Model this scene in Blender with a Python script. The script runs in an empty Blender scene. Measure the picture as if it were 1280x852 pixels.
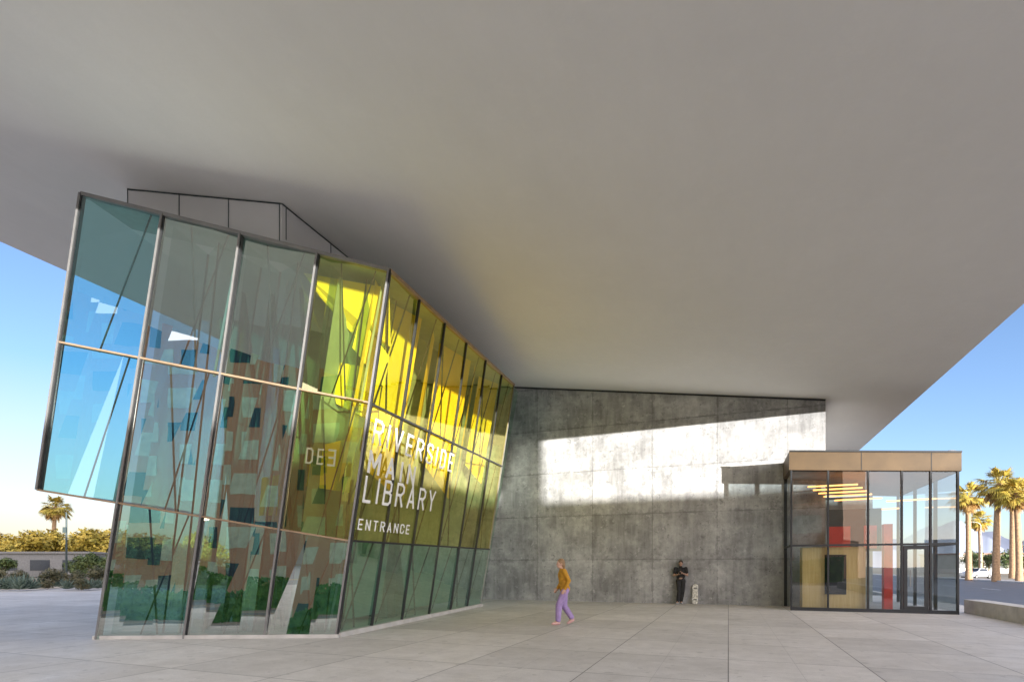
import bpy, math, random
from mathutils import Vector, Matrix, noise as mnoise
random.seed(7)
sc=bpy.context.scene
sc.view_settings.view_transform='Standard'
sc.view_settings.look='None'
sc.view_settings.exposure=0
COL=sc.collection
TH=math.radians(21.4); C=math.cos(TH); S=math.sin(TH)
CAMH=1.45; F=690.0
def WD(w,D,z=0.0): return Vector((w*C+D*S, D*C-w*S, z))
DV=Vector((S,C,0)); WV=Vector((C,-S,0)); UP=Vector((0,0,1))
def ray(px,py): return Vector(((px-640)/F,1.0,(708-py)/F))
CAM=Vector((0,0,CAMH))
def hit(px,py,p0,n):
    r=ray(px,py); t=(p0-CAM).dot(n)/r.dot(n); return CAM+r*t
def soffit_z(w): return 8.01-0.156*w

# ---------------- materials
class NT:
    def __init__(s,m): s.t=m.node_tree; s.n=s.t.nodes; s.l=s.t.links
    def add(s,ty,**kw):
        nd=s.n.new(ty)
        for k,v in kw.items():
            if k.startswith('i_'):
                key=k[2:]; key=int(key) if key.isdigit() else key.replace('_',' ')
                if isinstance(v,bpy.types.NodeSocket): s.l.new(v,nd.inputs[key])
                else: nd.inputs[key].default_value=v
            else: setattr(nd,k,v)
        return nd
    def math(s,op,a,b=0.0,c=None):
        nd=s.n.new('ShaderNodeMath'); nd.operation=op
        for i,v in enumerate((a,b,c)):
            if v is None: continue
            if isinstance(v,bpy.types.NodeSocket): s.l.new(v,nd.inputs[i])
            else: nd.inputs[i].default_value=v
        return nd.outputs[0]
    def mix(s,f,a,b,mode='MIX'):
        nd=s.n.new('ShaderNodeMix'); nd.data_type='RGBA'; nd.blend_type=mode
        for i,v in ((0,f),(6,a),(7,b)):
            if isinstance(v,bpy.types.NodeSocket): s.l.new(v,nd.inputs[i])
            else:
                if i!=0 and len(v)==3: v=(*v,1)
                nd.inputs[i].default_value=v
        return nd.outputs[2]
    def noise(s,vec,scale,detail=4,rough=.55):
        nd=s.add('ShaderNodeTexNoise',i_Scale=scale,i_Detail=detail,i_Roughness=rough)
        s.l.new(vec,nd.inputs['Vector']); return nd.outputs[0]
    def rng(s,v,a,b,c=0.0,d=1.0):
        nd=s.n.new('ShaderNodeMapRange'); s.l.new(v,nd.inputs[0])
        for i,x in enumerate((a,b,c,d)): nd.inputs[i+1].default_value=x
        return nd.outputs[0]
def newmat(name):
    m=bpy.data.materials.new(name); m.use_nodes=True
    nt=NT(m); b=nt.n['Principled BSDF']; return m,nt,b
def simple(name,col,rough=.6,metal=0.0,var=.15,scale=4.0,bump=0.0,emit=0.0,spec=.5):
    m,nt,b=newmat(name)
    tc=nt.add('ShaderNodeTexCoord').outputs['Object']
    f=nt.noise(tc,scale,5)
    f=nt.rng(f,.3,.7)
    lo=[c*(1-var) for c in col]; hi=[min(1,c*(1+var)) for c in col]
    c=nt.mix(f,lo,hi); nt.l.new(c,b.inputs['Base Color'])
    b.inputs['Roughness'].default_value=rough; b.inputs['Metallic'].default_value=metal
    b.inputs['Specular IOR Level'].default_value=spec
    if bump:
        bp=nt.add('ShaderNodeBump',i_Strength=bump,i_Distance=.02); nt.l.new(nt.noise(tc,scale*8,4),bp.inputs['Height'])
        nt.l.new(bp.outputs[0],b.inputs['Normal'])
    if emit:
        nt.l.new(c,b.inputs['Emission Color']); b.inputs['Emission Strength'].default_value=emit
    return m
def wdvec(nt):
    g=nt.add('ShaderNodeNewGeometry').outputs['Position']
    r=nt.add('ShaderNodeVectorRotate',rotation_type='Z_AXIS',i_Angle=TH); nt.l.new(g,r.inputs['Vector'])
    sp=nt.add('ShaderNodeSeparateXYZ'); nt.l.new(r.outputs[0],sp.inputs[0])
    return r.outputs[0],sp.outputs[0],sp.outputs[1],sp.outputs[2]
def line(nt,v,period,off,lw):
    a=nt.math('PINGPONG',nt.math('ADD',v,off+period*200),period/2)
    return nt.math('LESS_THAN',a,lw)

def mat_wall():
    m,nt,b=newmat('board_formed_concrete')
    vec,w,D,z=wdvec(nt)
    big=nt.rng(nt.noise(vec,.8,9,.74),.40,.62)
    med=nt.rng(nt.noise(vec,2.3,10,.8),.40,.63)
    mp=nt.add('ShaderNodeMapping'); nt.l.new(vec,mp.inputs[0]); mp.inputs['Scale'].default_value=(3.0,3.0,.35)
    streak=nt.rng(nt.noise(mp.outputs[0],1.6,6,.6),.4,.7)
    c=nt.mix(big,(.19,.19,.193),(.50,.50,.502))
    c=nt.mix(nt.math('MULTIPLY',med,.7),c,(.215,.215,.218))
    c=nt.mix(nt.math('MULTIPLY',streak,.4),c,(.54,.54,.54))
    fl=nt.add('ShaderNodeCombineXYZ'); nt.l.new(nt.math('FLOOR',nt.math('DIVIDE',nt.math('ADD',w,.4),2.44)),fl.inputs[0])
    nt.l.new(nt.math('FLOOR',nt.math('DIVIDE',nt.math('ADD',z,0.1),1.85)),fl.inputs[2])
    wn=nt.add('ShaderNodeTexWhiteNoise'); nt.l.new(fl.outputs[0],wn.inputs[0])
    c=nt.mix(1.0,c,nt.mix(wn.outputs[0],(.86,.86,.86),(1.12,1.12,1.12)),'MULTIPLY')
    spots=nt.rng(nt.noise(vec,5,8,.75),.57,.65)
    c=nt.mix(nt.math('MULTIPLY',spots,.6),c,(.10,.10,.102))
    lsp=nt.rng(nt.noise(vec,3.6,8,.78),.58,.67)
    c=nt.mix(nt.math('MULTIPLY',lsp,.6),c,(.62,.62,.62))
    mb=nt.add('ShaderNodeMapping'); nt.l.new(vec,mb.inputs[0]); mb.inputs['Scale'].default_value=(.4,.4,4.5)
    brd=nt.rng(nt.noise(mb.outputs[0],1.2,5,.6),.45,.65)
    c=nt.mix(nt.math('MULTIPLY',brd,.12),c,(.16,.16,.162))
    lv=line(nt,w,2.44,.4,.009); lh=line(nt,z,1.85,.1,.011)
    bl=nt.math('LESS_THAN',nt.math('PINGPONG',nt.math('ADD',z,.1+185),.925),nt.rng(nt.noise(vec,2.2,6,.7),.48,.8,0,.28))
    bl2=nt.math('LESS_THAN',nt.math('PINGPONG',nt.math('ADD',w,.4+244),1.22),nt.rng(nt.noise(vec,2.4,6,.7),.48,.8,0,.22))
    c=nt.mix(nt.math('MULTIPLY',nt.math('MAXIMUM',bl,bl2),.45),c,(.14,.14,.142))
    c=nt.mix(nt.math('MULTIPLY',nt.math('MAXIMUM',lv,lh),nt.rng(nt.noise(vec,1.3,4),.35,.65,.15,.7)),c,(.08,.08,.08))
    a=nt.math('PINGPONG',nt.math('ADD',w,.4+.61+244),.61); d=nt.math('PINGPONG',nt.math('ADD',z,.1+.4625+185),.4625)
    r=nt.math('SQRT',nt.math('ADD',nt.math('MULTIPLY',a,a),nt.math('MULTIPLY',d,d)))
    h=nt.math('LESS_THAN',r,.022)
    c=nt.mix(nt.math('MULTIPLY',h,.5),c,(.05,.05,.05))
    nt.l.new(c,b.inputs['Base Color']); b.inputs['Roughness'].default_value=.5
    bp=nt.add('ShaderNodeBump',i_Strength=.3,i_Distance=.008); nt.l.new(nt.noise(vec,9,8,.75),bp.inputs['Height']); nt.l.new(bp.outputs[0],b.inputs['Normal'])
    return m
def mat_plaza():
    m,nt,b=newmat('plaza_paving')
    vec,w,D,z=wdvec(nt)
    c=nt.mix(nt.rng(nt.noise(vec,.5,6,.6),.3,.7),(.55,.52,.475),(.69,.66,.615))
    c=nt.mix(nt.math('MULTIPLY',nt.rng(nt.noise(vec,2.6,9,.75),.4,.7),.6),c,(.42,.395,.36))
    c=nt.mix(nt.math('MULTIPLY',nt.rng(nt.noise(vec,60,2,.5),.45,.7),.3),c,(.31,.295,.275))
    stain=nt.rng(nt.noise(vec,5.5,2,.4),.66,.71)
    c=nt.mix(nt.math('MULTIPLY',stain,.35),c,(.24,.23,.21))
    fl=nt.add('ShaderNodeCombineXYZ'); nt.l.new(nt.math('FLOOR',nt.math('DIVIDE',w,1.86)),fl.inputs[0]); nt.l.new(nt.math('FLOOR',nt.math('DIVIDE',D,1.86)),fl.inputs[1])
    wn=nt.add('ShaderNodeTexWhiteNoise'); nt.l.new(fl.outputs[0],wn.inputs[0])
    c=nt.mix(1.0,c,nt.mix(wn.outputs[0],(.87,.87,.87),(1.06,1.06,1.06)),'MULTIPLY')
    L=nt.math('MAXIMUM',line(nt,w,1.86,0,.008),line(nt,D,1.86,0,.008))
    L2=nt.math('MULTIPLY',nt.math('MAXIMUM',line(nt,w,.93,0,.004),line(nt,D,.93,0,.004)),.35)
    c=nt.mix(nt.math('MULTIPLY',nt.math('MAXIMUM',L,L2),.85),c,(.11,.105,.095))
    nt.l.new(c,b.inputs['Base Color'])
    nt.l.new(nt.rng(nt.noise(vec,1.5,5),.3,.7,.5,.75),b.inputs['Roughness'])
    bp=nt.add('ShaderNodeBump',i_Strength=.15,i_Distance=.01); nt.l.new(nt.noise(vec,40,4,.6),bp.inputs['Height']); nt.l.new(bp.outputs[0],b.inputs['Normal'])
    return m
def mat_soffit():
    m,nt,b=newmat('soffit_plaster')
    vec,w,D,z=wdvec(nt)
    mp=nt.add('ShaderNodeMapping'); nt.l.new(vec,mp.inputs[0]); mp.inputs['Scale'].default_value=(.7,.25,.7)
    c=nt.mix(nt.rng(nt.noise(vec,.35,6,.6),.3,.7),(.73,.72,.70),(.77,.76,.74))
    c=nt.mix(nt.math('MULTIPLY',nt.rng(nt.noise(mp.outputs[0],3,8,.7),.4,.7),.3),c,(.69,.68,.66))
    c=nt.mix(nt.math('MULTIPLY',nt.rng(nt.noise(vec,1.7,8,.75),.52,.7),.25),c,(.82,.81,.79))
    nt.l.new(c,b.inputs['Base Color']); b.inputs['Roughness'].default_value=.75
    bp=nt.add('ShaderNodeBump',i_Strength=.3,i_Distance=.02); nt.l.new(nt.noise(vec,3.5,7,.65),bp.inputs['Height']); nt.l.new(bp.outputs[0],b.inputs['Normal'])
    return m
def mat_glass(name,tr,gl,base=.2,gain=.7,wav=.006):
    m=bpy.data.materials.new(name); m.use_nodes=True; nt=NT(m)
    nt.n.remove(nt.n['Principled BSDF']); out=nt.n['Material Output']
    t=nt.add('ShaderNodeBsdfTransparent',i_Color=(*tr,1)); g=nt.add('ShaderNodeBsdfGlossy',i_Color=(*gl,1),i_Roughness=.0)
    lw=nt.add('ShaderNodeLayerWeight',i_Blend=.5)
    f=nt.math('ADD',nt.math('MULTIPLY',nt.math('POWER',lw.outputs['Facing'],2.5),gain),base)
    pos=nt.add('ShaderNodeNewGeometry').outputs['Position']
    bp=nt.add('ShaderNodeBump',i_Strength=wav,i_Distance=.3); nt.l.new(nt.noise(pos,.9,2,.4),bp.inputs['Height']); nt.l.new(bp.outputs[0],g.inputs['Normal'])
    mx=nt.add('ShaderNodeMixShader'); nt.l.new(f,mx.inputs[0]); nt.l.new(t.outputs[0],mx.inputs[1]); nt.l.new(g.outputs[0],mx.inputs[2])
    nt.l.new(mx.outputs[0],out.inputs[0]); return m
def mat_leaf(name,a,b_,scale=3):
    m,nt,b=newmat(name)
    pos=nt.add('ShaderNodeNewGeometry').outputs['Position']
    c=nt.mix(nt.rng(nt.noise(pos,scale,3),.35,.65),a,b_)
    nt.l.new(c,b.inputs['Base Color']); b.inputs['Roughness'].default_value=.6
    return m
def mat_brick():
    m,nt,b=newmat('red_brick')
    pos=nt.add('ShaderNodeNewGeometry').outputs['Position']
    br=nt.add('ShaderNodeTexBrick',i_Scale=4.0); 
    sp=nt.add('ShaderNodeSeparateXYZ'); nt.l.new(pos,sp.inputs[0]); cb=nt.add('ShaderNodeCombineXYZ')
    nt.l.new(nt.math('ADD',sp.outputs[0],sp.outputs[1]),cb.inputs[0]); nt.l.new(sp.outputs[2],cb.inputs[1]); nt.l.new(cb.outputs[0],br.inputs[0])
    br.inputs['Color1'].default_value=(.88,.40,.17,1); br.inputs['Color2'].default_value=(.78,.33,.13,1); br.inputs['Mortar'].default_value=(.75,.55,.40,1)
    nt.l.new(br.outputs[0],b.inputs['Base Color']); b.inputs['Roughness'].default_value=.85; return m
def mat_wood():
    m,nt,b=newmat('plywood')
    tc=nt.add('ShaderNodeTexCoord').outputs['Object']
    mp=nt.add('ShaderNodeMapping'); nt.l.new(tc,mp.inputs[0]); mp.inputs['Scale'].default_value=(12,12,.8)
    c=nt.mix(nt.rng(nt.noise(mp.outputs[0],2,6),.3,.7),(.76,.48,.16),(.90,.63,.27))
    nt.l.new(c,b.inputs['Base Color']); b.inputs['Roughness'].default_value=.4; return m

M=dict(
 wall=mat_wall(), plaza=mat_plaza(), soffit=mat_soffit(), brick=mat_brick(), wood=mat_wood(),
 glassA=mat_glass('green_glass',(.40,.64,.60),(.97,1,.93),.42,.5),
 glassS=mat_glass('blue_green_glass',(.45,.86,.88),(.85,1,.97),.17,.5),
 glassG=mat_glass('yellow_green_glass',(.80,.84,.42),(1,.92,.5),.28,.5),
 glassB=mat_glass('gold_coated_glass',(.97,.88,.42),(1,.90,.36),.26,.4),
 glassC=mat_glass('pale_green_glass',(.50,.84,.68),(.9,1,.88),.28,.5),
 fin=mat_glass('green_glass_fin',(.62,.78,.75),(.85,1,.95),.22,.5),
 glassP=mat_glass('clear_glass',(.66,.71,.72),(.9,.96,1),.10,.6,.004),
 sideg=mat_glass('side_clear_glass',(.85,.92,.93),(.9,.96,1),.08,.5,.004),
 alu=simple('brushed_aluminium',(.26,.255,.25),.35,.5,.1),
 bronze=simple('bronze_frame',(.36,.25,.16),.4,.4,.15),
 dark=simple('dark_frame',(.03,.032,.035),.4,.3),
 steel=simple('grey_painted_steel',(.05,.07,.07),.5,.2),
 pale=simple('pale_painted_steel',(.40,.44,.43),.5,.1),
 panel=simple('fibre_cement_panel',(.66,.655,.65),.7,0,.06,.8), roofw=simple('white_bounce_roof',(.86,.85,.83),.7,0,.03),
 yellow=simple('gold_reflection_yellow',(.95,.74,.05),.45,0,.1,1.2),
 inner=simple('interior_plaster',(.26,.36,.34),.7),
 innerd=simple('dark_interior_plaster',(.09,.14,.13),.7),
 kerb=simple('kerb_concrete',(.50,.48,.45),.8,0,.15,3,.3),
 asphalt=simple('asphalt',(.10,.10,.11),.55,0,.2,1.5,.3),
 line=simple('white_road_paint',(.7,.7,.68),.7), yline=simple('yellow_road_paint',(.7,.45,.05),.7),
 soil=simple('mulch_soil',(.26,.17,.12),.95,0,.35,2,.6),
 earth=simple('dry_ground',(.34,.29,.21),.95,0,.25,.05,.3),
 fascia=simple('bronze_metal_fascia',(.085,.052,.022),.55,.15,.22,1.5),
 red=simple('red_lacquer',(.75,.035,.015),.4), black=simple('black_plastic',(.01,.01,.012),.25),
 bark=simple('palm_bark',(.36,.23,.13),.9,0,.35,6,.6),
 frond=mat_leaf('palm_frond',(.28,.24,.035),(.60,.43,.08),1.2), dry=mat_leaf('dry_frond',(.38,.23,.08),(.55,.34,.12),2),
 leaf=mat_leaf('tree_foliage',(.045,.08,.022),(.12,.15,.04),1.5), leafy=mat_leaf('sunny_foliage',(.26,.22,.03),(.62,.44,.07),.6),
 hedge=mat_leaf('hedge_foliage',(.06,.16,.02),(.16,.34,.05),1.6),
 agave=mat_leaf('agave_leaf',(.08,.13,.10),(.17,.22,.17),2), shrub=mat_leaf('shrub_foliage',(.045,.055,.025),(.18,.16,.08),3),
 hill=simple('hazy_hill_tone',(.34,.38,.46),1,0,.12,.004),  # blue-grey distance haze is put into the hill colour
 stucco=simple('pale_stucco',(.62,.55,.48),.8,0,.06), greyb=simple('grey_stucco',(.20,.195,.19),.8), roof=simple('clay_roof',(.36,.17,.11),.8),
 window=simple('window_glass',(.03,.035,.045),.35,0,.2), 
 wlit=simple('pale_blind_window',(.90,.78,.46),.4,0,.2,1),
 lamp=simple('lit_strip',(1,.45,.13),.5,0,.02,1,0,3.2),
 carp=simple('silver_car_paint',(.48,.49,.51),.3,.2,.03), tyre=simple('tyre_rubber',(.02,.02,.02),.8), rim=simple('alloy_rim',(.5,.5,.5),.3,.8),
 lampl=simple('headlight_lens',(.7,.7,.65),.15),
 white=simple('white_vinyl',(.86,.86,.84),.6,0,.04), ghost=simple('letter_reflection_grey',(.40,.40,.24),.5,0,.02),
 skin=simple('skin',(.55,.33,.24),.55,0,.08), skin2=simple('skin_tanned',(.40,.24,.17),.55,0,.08),
 blonde=simple('light_brown_hair',(.28,.17,.085),.6,0,.3,30), brownh=simple('dark_hair',(.03,.02,.015),.6,0,.3,30),
 mustard=simple('mustard_jacket',(.50,.25,.02),.8,0,.15,12,.3), lilac=simple('lilac_trousers',(.34,.24,.46),.85,0,.12,12,.3),
 pink=simple('pink_shoe',(.6,.36,.33),.6), blackc=simple('black_cloth',(.018,.018,.02),.85,0,.3,12), greyshoe=simple('grey_shoe',(.3,.3,.3),.6),
 deck=simple('skateboard_graphic',(.62,.60,.55),.5,0,.55,14), eye=simple('eye_dark',(.02,.015,.01),.2), lip=simple('lip',(.45,.14,.12),.5))

# ---------------- builders
class MB:
    def __init__(s): s.v=[]; s.f=[]
    def add(s,vs,fs):
        o=len(s.v); s.v+= [Vector(v) for v in vs]; s.f+=[[i+o for i in f] for f in fs]
    def hexa(s,b4,t4):
        s.add(list(b4)+list(t4),[(3,2,1,0),(4,5,6,7),(0,1,5,4),(1,2,6,5),(2,3,7,6),(3,0,4,7)])
    def box(s,c,sx,sy,sz,ax=None,ay=None,az=None):
        ax=ax or Vector((1,0,0)); ay=ay or Vector((0,1,0)); az=az or UP
        c=Vector(c); h=lambda i,j,k:c+ax*(i*sx/2)+ay*(j*sy/2)+az*(k*sz/2)
        s.hexa([h(-1,-1,-1),h(1,-1,-1),h(1,1,-1),h(-1,1,-1)],[h(-1,-1,1),h(1,-1,1),h(1,1,1),h(-1,1,1)])
    def beam(s,p,q,w,d,n):
        p=Vector(p);q=Vector(q); a=(q-p).normalized(); side=a.cross(n).normalized(); nn=side.cross(a).normalized()
        o=[(-1,-1),(1,-1),(1,1),(-1,1)]
        s.hexa([p+side*(i*w/2)+nn*(j*d/2) for i,j in o],[q+side*(i*w/2)+nn*(j*d/2) for i,j in o])
    def prism(s,poly,vec):
        n=len(poly); poly=[Vector(p) for p in poly]; vec=Vector(vec)
        s.add(poly+[p+vec for p in poly],[list(range(n))[::-1],[n+i for i in range(n)]]+[(i,(i+1)%n,n+(i+1)%n,n+i) for i in range(n)])
    def tube(s,pts,rad,n=10,caps=True,flat=1.0):
        pts=[Vector(p) for p in pts]; P=[];R=[]
        if caps:
            d=(pts[1]-pts[0]).normalized(); r=rad[0]
            for a in (80,50,25): P.append(pts[0]-d*r*math.sin(math.radians(a))); R.append(r*math.cos(math.radians(a)))
        P+=pts;R+=list(rad)
        if caps:
            d=(pts[-1]-pts[-2]).normalized(); r=rad[-1]
            for a in (25,50,80): P.append(pts[-1]+d*r*math.sin(math.radians(a))); R.append(r*math.cos(math.radians(a)))
        vs=[];fs=[]; up=None
        for i,p in enumerate(P):
            t=(P[min(i+1,len(P)-1)]-P[max(i-1,0)]).normalized()
            if up is None: up=Vector((0,1,0)) if abs(t.y)<.8 else Vector((1,0,0))
            x=(up-t*up.dot(t)).normalized(); y=t.cross(x); up=x
            for k in range(n):
                a=2*math.pi*k/n; vs.append(p+x*(R[i]*math.cos(a))+y*(R[i]*flat*math.sin(a)))
        for i in range(len(P)-1):
            for k in range(n): fs.append((i*n+k,i*n+(k+1)%n,(i+1)*n+(k+1)%n,(i+1)*n+k))
        fs.append(list(range(n))[::-1]); fs.append([(len(P)-1)*n+k for k in range(n)])
        s.add(vs,fs)
    def ell(s,c,r,ax=None,ay=None,az=None,nu=14,nv=9):
        ax=ax or Vector((1,0,0)); ay=ay or Vector((0,1,0)); az=az or UP; c=Vector(c)
        vs=[c-az*r[2]]
        for j in range(1,nv):
            ph=-math.pi/2+math.pi*j/nv
            for i in range(nu):
                a=2*math.pi*i/nu; vs.append(c+ax*(r[0]*math.cos(ph)*math.cos(a))+ay*(r[1]*math.cos(ph)*math.sin(a))+az*(r[2]*math.sin(ph)))
        vs.append(c+az*r[2]); fs=[]
        for i in range(nu): fs.append((0,1+(i+1)%nu,1+i))
        for j in range(nv-2):
            for i in range(nu):
                a=1+j*nu; fs.append((a+i,a+(i+1)%nu,a+nu+(i+1)%nu,a+nu+i))
        a=1+(nv-2)*nu
        for i in range(nu): fs.append((a+i,a+(i+1)%nu,len(vs)-1))
        s.add(vs,fs)
def thing(name,base,label,category,group=None):
    o=bpy.data.objects.new(name,None); o.location=base; o.empty_display_size=.3; COL.objects.link(o)
    o["label"]=label; o["category"]=category
    if group: o["group"]=group
    return o
def world_loc(o):
    v=Vector(o.location)
    while o.parent: o=o.parent; v+=o.location
    return v
def part(name,mb,mat,parent,smooth=False,remesh=0,label=None):
    base=world_loc(parent) if parent else Vector()
    me=bpy.data.meshes.new(name); me.from_pydata([v-base for v in mb.v],[],mb.f); me.update()
    o=bpy.data.objects.new(name,me); COL.objects.link(o)
    if isinstance(mat,str): mat=M[mat]
    me.materials.append(mat)
    if remesh:
        md=o.modifiers.new('r','REMESH'); md.mode='VOXEL'; md.voxel_size=remesh; md.use_smooth_shade=True
        sm=o.modifiers.new('s','SMOOTH'); sm.factor=.5; sm.iterations=4
        dg=bpy.context.evaluated_depsgraph_get(); me2=bpy.data.meshes.new_from_object(o.evaluated_get(dg))
        o.modifiers.clear(); o.data=me2; me=me2
        if not me.materials: me.materials.append(mat)
    if smooth or remesh:
        for p in me.polygons: p.use_smooth=True
    if parent: o.parent=parent
    if label: o["label"]=label
    return o
def struct(name,mb,mat,label):
    o=part(name,mb,mat,None); o["kind"]="structure"; o["label"]=label; o["category"]=name.replace('_',' '); return o
def copy_thing(root,loc,rotz=0,scale=1.0,label=None):
    n=root.copy(); COL.objects.link(n); n.location=loc; n.rotation_euler=(0,0,rotz); n.scale=(scale,)*3
    if label: n["label"]=label
    def rec(src,dst):
        for ch in [c for c in allobj if c.parent==src]:
            k=ch.copy(); COL.objects.link(k); k.parent=dst; rec(ch,k)
    allobj=list(bpy.data.objects); rec(root,n); return n
def flat(poly,z): 
    mb=MB(); mb.add([Vector((p.x,p.y,z)) for p in poly],[list(range(len(poly)))]); return mb

# ---------------- ground
g=MB(); R=2500; n=48
g.add([(0,0,-.17)]+[(R*math.cos(2*math.pi*i/n),R*math.sin(2*math.pi*i/n),-.17) for i in range(n)],[(0,1+i,1+(i+1)%n) for i in range(n)])
struct('ground',g,'earth','dry bare ground reaching the horizon')
g=MB(); g.prism([WD(-42,-7,-.16),WD(7.9,-7,-.16),WD(7.9,33,-.16),WD(-42,26,-.16)],(0,0,.16))
struct('plaza',g,'plaza','pale jointed concrete plaza paving')
g=MB(); g.prism([WD(7.92,-7,-.165),WD(8.3,-7,-.165),WD(8.3,60,-.165),WD(7.92,60,-.165)],(0,0,.155))
struct('kerb',g,'kerb','concrete kerb along the street')
struct('road',flat([WD(8.3,-300),WD(27,-300),WD(27,500),WD(8.3,500)],-.155),'asphalt','grey asphalt street beside the plaza')
struct('street',flat([WD(-300,-21),WD(8.3,-21),WD(8.3,-7.5),WD(-300,-7.5)],-.151),'asphalt','asphalt street in front of the library')
g=MB()
for k in range(-10,60):
    g.add([WD(17.5,k*8,-.147),WD(17.65,k*8,-.147),WD(17.65,k*8+3,-.147),WD(17.5,k*8+3,-.147)],[(0,1,2,3)])
struct('road_marking',g,'line','white dashed lane line on asphalt')
g=MB()
for o in (0,.3): g.add([WD(-300,-14+o,-.147),WD(8,-14+o,-.147),WD(8,-13.85+o,-.147),WD(-300,-13.85+o,-.147)],[(0,1,2,3)])
struct('road_marking',g,'yline','double yellow centre line on asphalt')
g=MB(); g.prism([WD(27,-40,-.165),WD(30,-40,-.165),WD(30,400,-.165),WD(27,400,-.165)],(0,0,.14))
struct('pavement',g,'kerb','far pavement across the street')
g=MB(); g.prism([WD(-70,26.2,-.16),WD(-16,29.2,-.16),WD(-13,60,-.16),WD(-90,80,-.16)],(0,0,.22))
struct('planting_bed',g,'soil','mulched planting bed beyond the plaza')
g=MB(); g.prism([WD(-70,25.9,-.16),WD(-15.6,29.0,-.16),WD(-15.6,29.2,-.16),WD(-70,26.15,-.16)],(0,0,.32))
struct('kerb',g,'kerb','low concrete kerb edging the planting bed')

# ---------------- library building
lib=thing('library_building',WD(-2,22.7,0),'large grey library with sloping plaster soffit and concrete wall','building')
g=MB(); wl,wr=-20.3,5.9; d0,d1=0,34
g.prism([WD(wl,d0,soffit_z(wl)),WD(wr,d0,soffit_z(wr)),WD(wr,d0,soffit_z(wr)+6),WD(wl,d0,soffit_z(wl)+4)],DV*(d1-d0))
part('soffit',g,'soffit',lib)
g=MB(); a,b=-12.5,3.27
g.prism([WD(a,22.7,-.05),WD(b,22.7,-.05),WD(b,22.7,soffit_z(b)+.02),WD(a,22.7,soffit_z(a)+.02)],DV*9)
part('wall',g,'wall',lib,label='mottled board formed concrete wall')
g=MB(); g.beam(WD(-9.2,22.69,soffit_z(-9.2)-.035),WD(3.27,22.69,soffit_z(3.27)-.035),.06,.03,DV); part('shadow_joint',g,'dark',lib)
# collar over glass hall
g=MB()
K=[Vector((-8.68,12.47,0)),Vector((-5.06,12.14,0))]
k3=K[1]+DV*7; k4=K[0]+DV*7
def wof(p): return p.x*C-p.y*S
bt=[Vector((p.x,p.y,z)) for p,z in zip((K[0],K[1],k3,k4),(9.38,8.55,8.8,9.4))]; tp=[Vector((p.x,p.y,soffit_z(wof(p))+.03)) for p in (K[0],K[1],k3,k4)]
g.hexa(bt,tp); part('collar_wall',g,'panel',lib)
g=MB()
for t in (.0,.34,.66,.985):
    p=K[0].lerp(K[1],t); zb=9.4-.85*t; g.beam(Vector((p.x,p.y-.004,zb)),Vector((p.x,p.y-.004,soffit_z(wof(p)))),.018,.012,Vector((0,1,0)))
for t in (.12,1.6,3.2):
    p=K[1]+DV*t+WV*.004; g.beam(Vector((p.x,p.y,8.7)),Vector((p.x,p.y,soffit_z(wof(p)))),.018,.012,WV)
e=lambda p:Vector((p.x,p.y,soffit_z(wof(p))-.02))
g.beam(e(K[0])-DV*.01,e(K[1])-DV*.01,.02,.02,Vector((0,1,0))); g.beam(e(K[1])+WV*.01,e(k3)+WV*.01,.02,.02,WV)
part('panel_joint',g,'steel',lib)

# ---------------- glass entrance hall
P1=Vector((-8.35,11.1,0)); P4=Vector((-3.63,11.37,0)); T4=CAM+ray(486,338)*11.6; P6=CAM+ray(600,757)*20.42
nA=(P4-P1).cross(T4-P1).normalized(); nA= nA if nA.y<0 else -nA
nB=(P6-P4).cross(T4-P4).normalized(); nB= nB if nB.x>0 else -nB
hA=lambda x,y:hit(x,y,P4,nA); hB=lambda x,y:hit(x,y,P4,nB)
hall=thing('glass_entrance_hall',(-5,13,0),'leaning faceted glass library entrance with green and gold panes','building')
def isect(a,b,c,d):
    x1,y1=a;x2,y2=b;x3,y3=c;x4,y4=d; den=(x1-x2)*(y3-y4)-(y1-y2)*(x3-x4)
    t=((x1-x3)*(y3-y4)-(y1-y3)*(x3-x4))/den; return (x1+t*(x2-x1),y1+t*(y2-y1))
rowsA=[((102,243),(486,338)),((75,428),(459,503)),((48,612),(434,675)),((122,798),(420,796))]
colsA=[((102,243),(48,612)),((204,268),(122,798)),((301,293),(231,797)),((397,316),(331,797)),((486,338),(420,796))]
GA=[[hA(*isect(*r,*c)) for c in colsA] for r in rowsA]
GA[3][0]=None
rowsB=[((486,338),(642,481)),((459,503),(630,584)),((434,675),(612,686)),((420,796),(600,757))]
tx=[486,524,556,583,607,627,642]; bx=[420,463,501,535,562,583,600]
colsB=[]
for a,b in zip(tx,bx):
    colsB.append(((a,338+(a-486)*143/156),(b,796-(b-420)*39/180)))
GB=[[hB(*isect(*r,*c)) for c in colsB] for r in rowsB]
def pane(q,mat,n,tilt,tv,fold=()):
    c=sum(q,Vector())/4; ax=(q[1]-q[0]).normalized()
    of=lambda p:n*(tilt*((p-c).dot(ax))+tv*(p.z-c.z))
    st_=[(0,0,0)]+list(fold)+[(1,1,0)]
    vs=[];fs=[]
    for (tb,tt,o) in st_:
        p=q[0].lerp(q[1],tb); r=q[3].lerp(q[2],tt); vs+=[p+of(p)+n*o,r+of(r)+n*o*.7]
    for i in range(len(st_)-1): fs.append((2*i,2*i+2,2*i+3,2*i+1))
    g=MB(); g.add(vs,fs); part('glass_pane',g,mat,hall)
tl=lambda a:random.uniform(-a,a)
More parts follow.
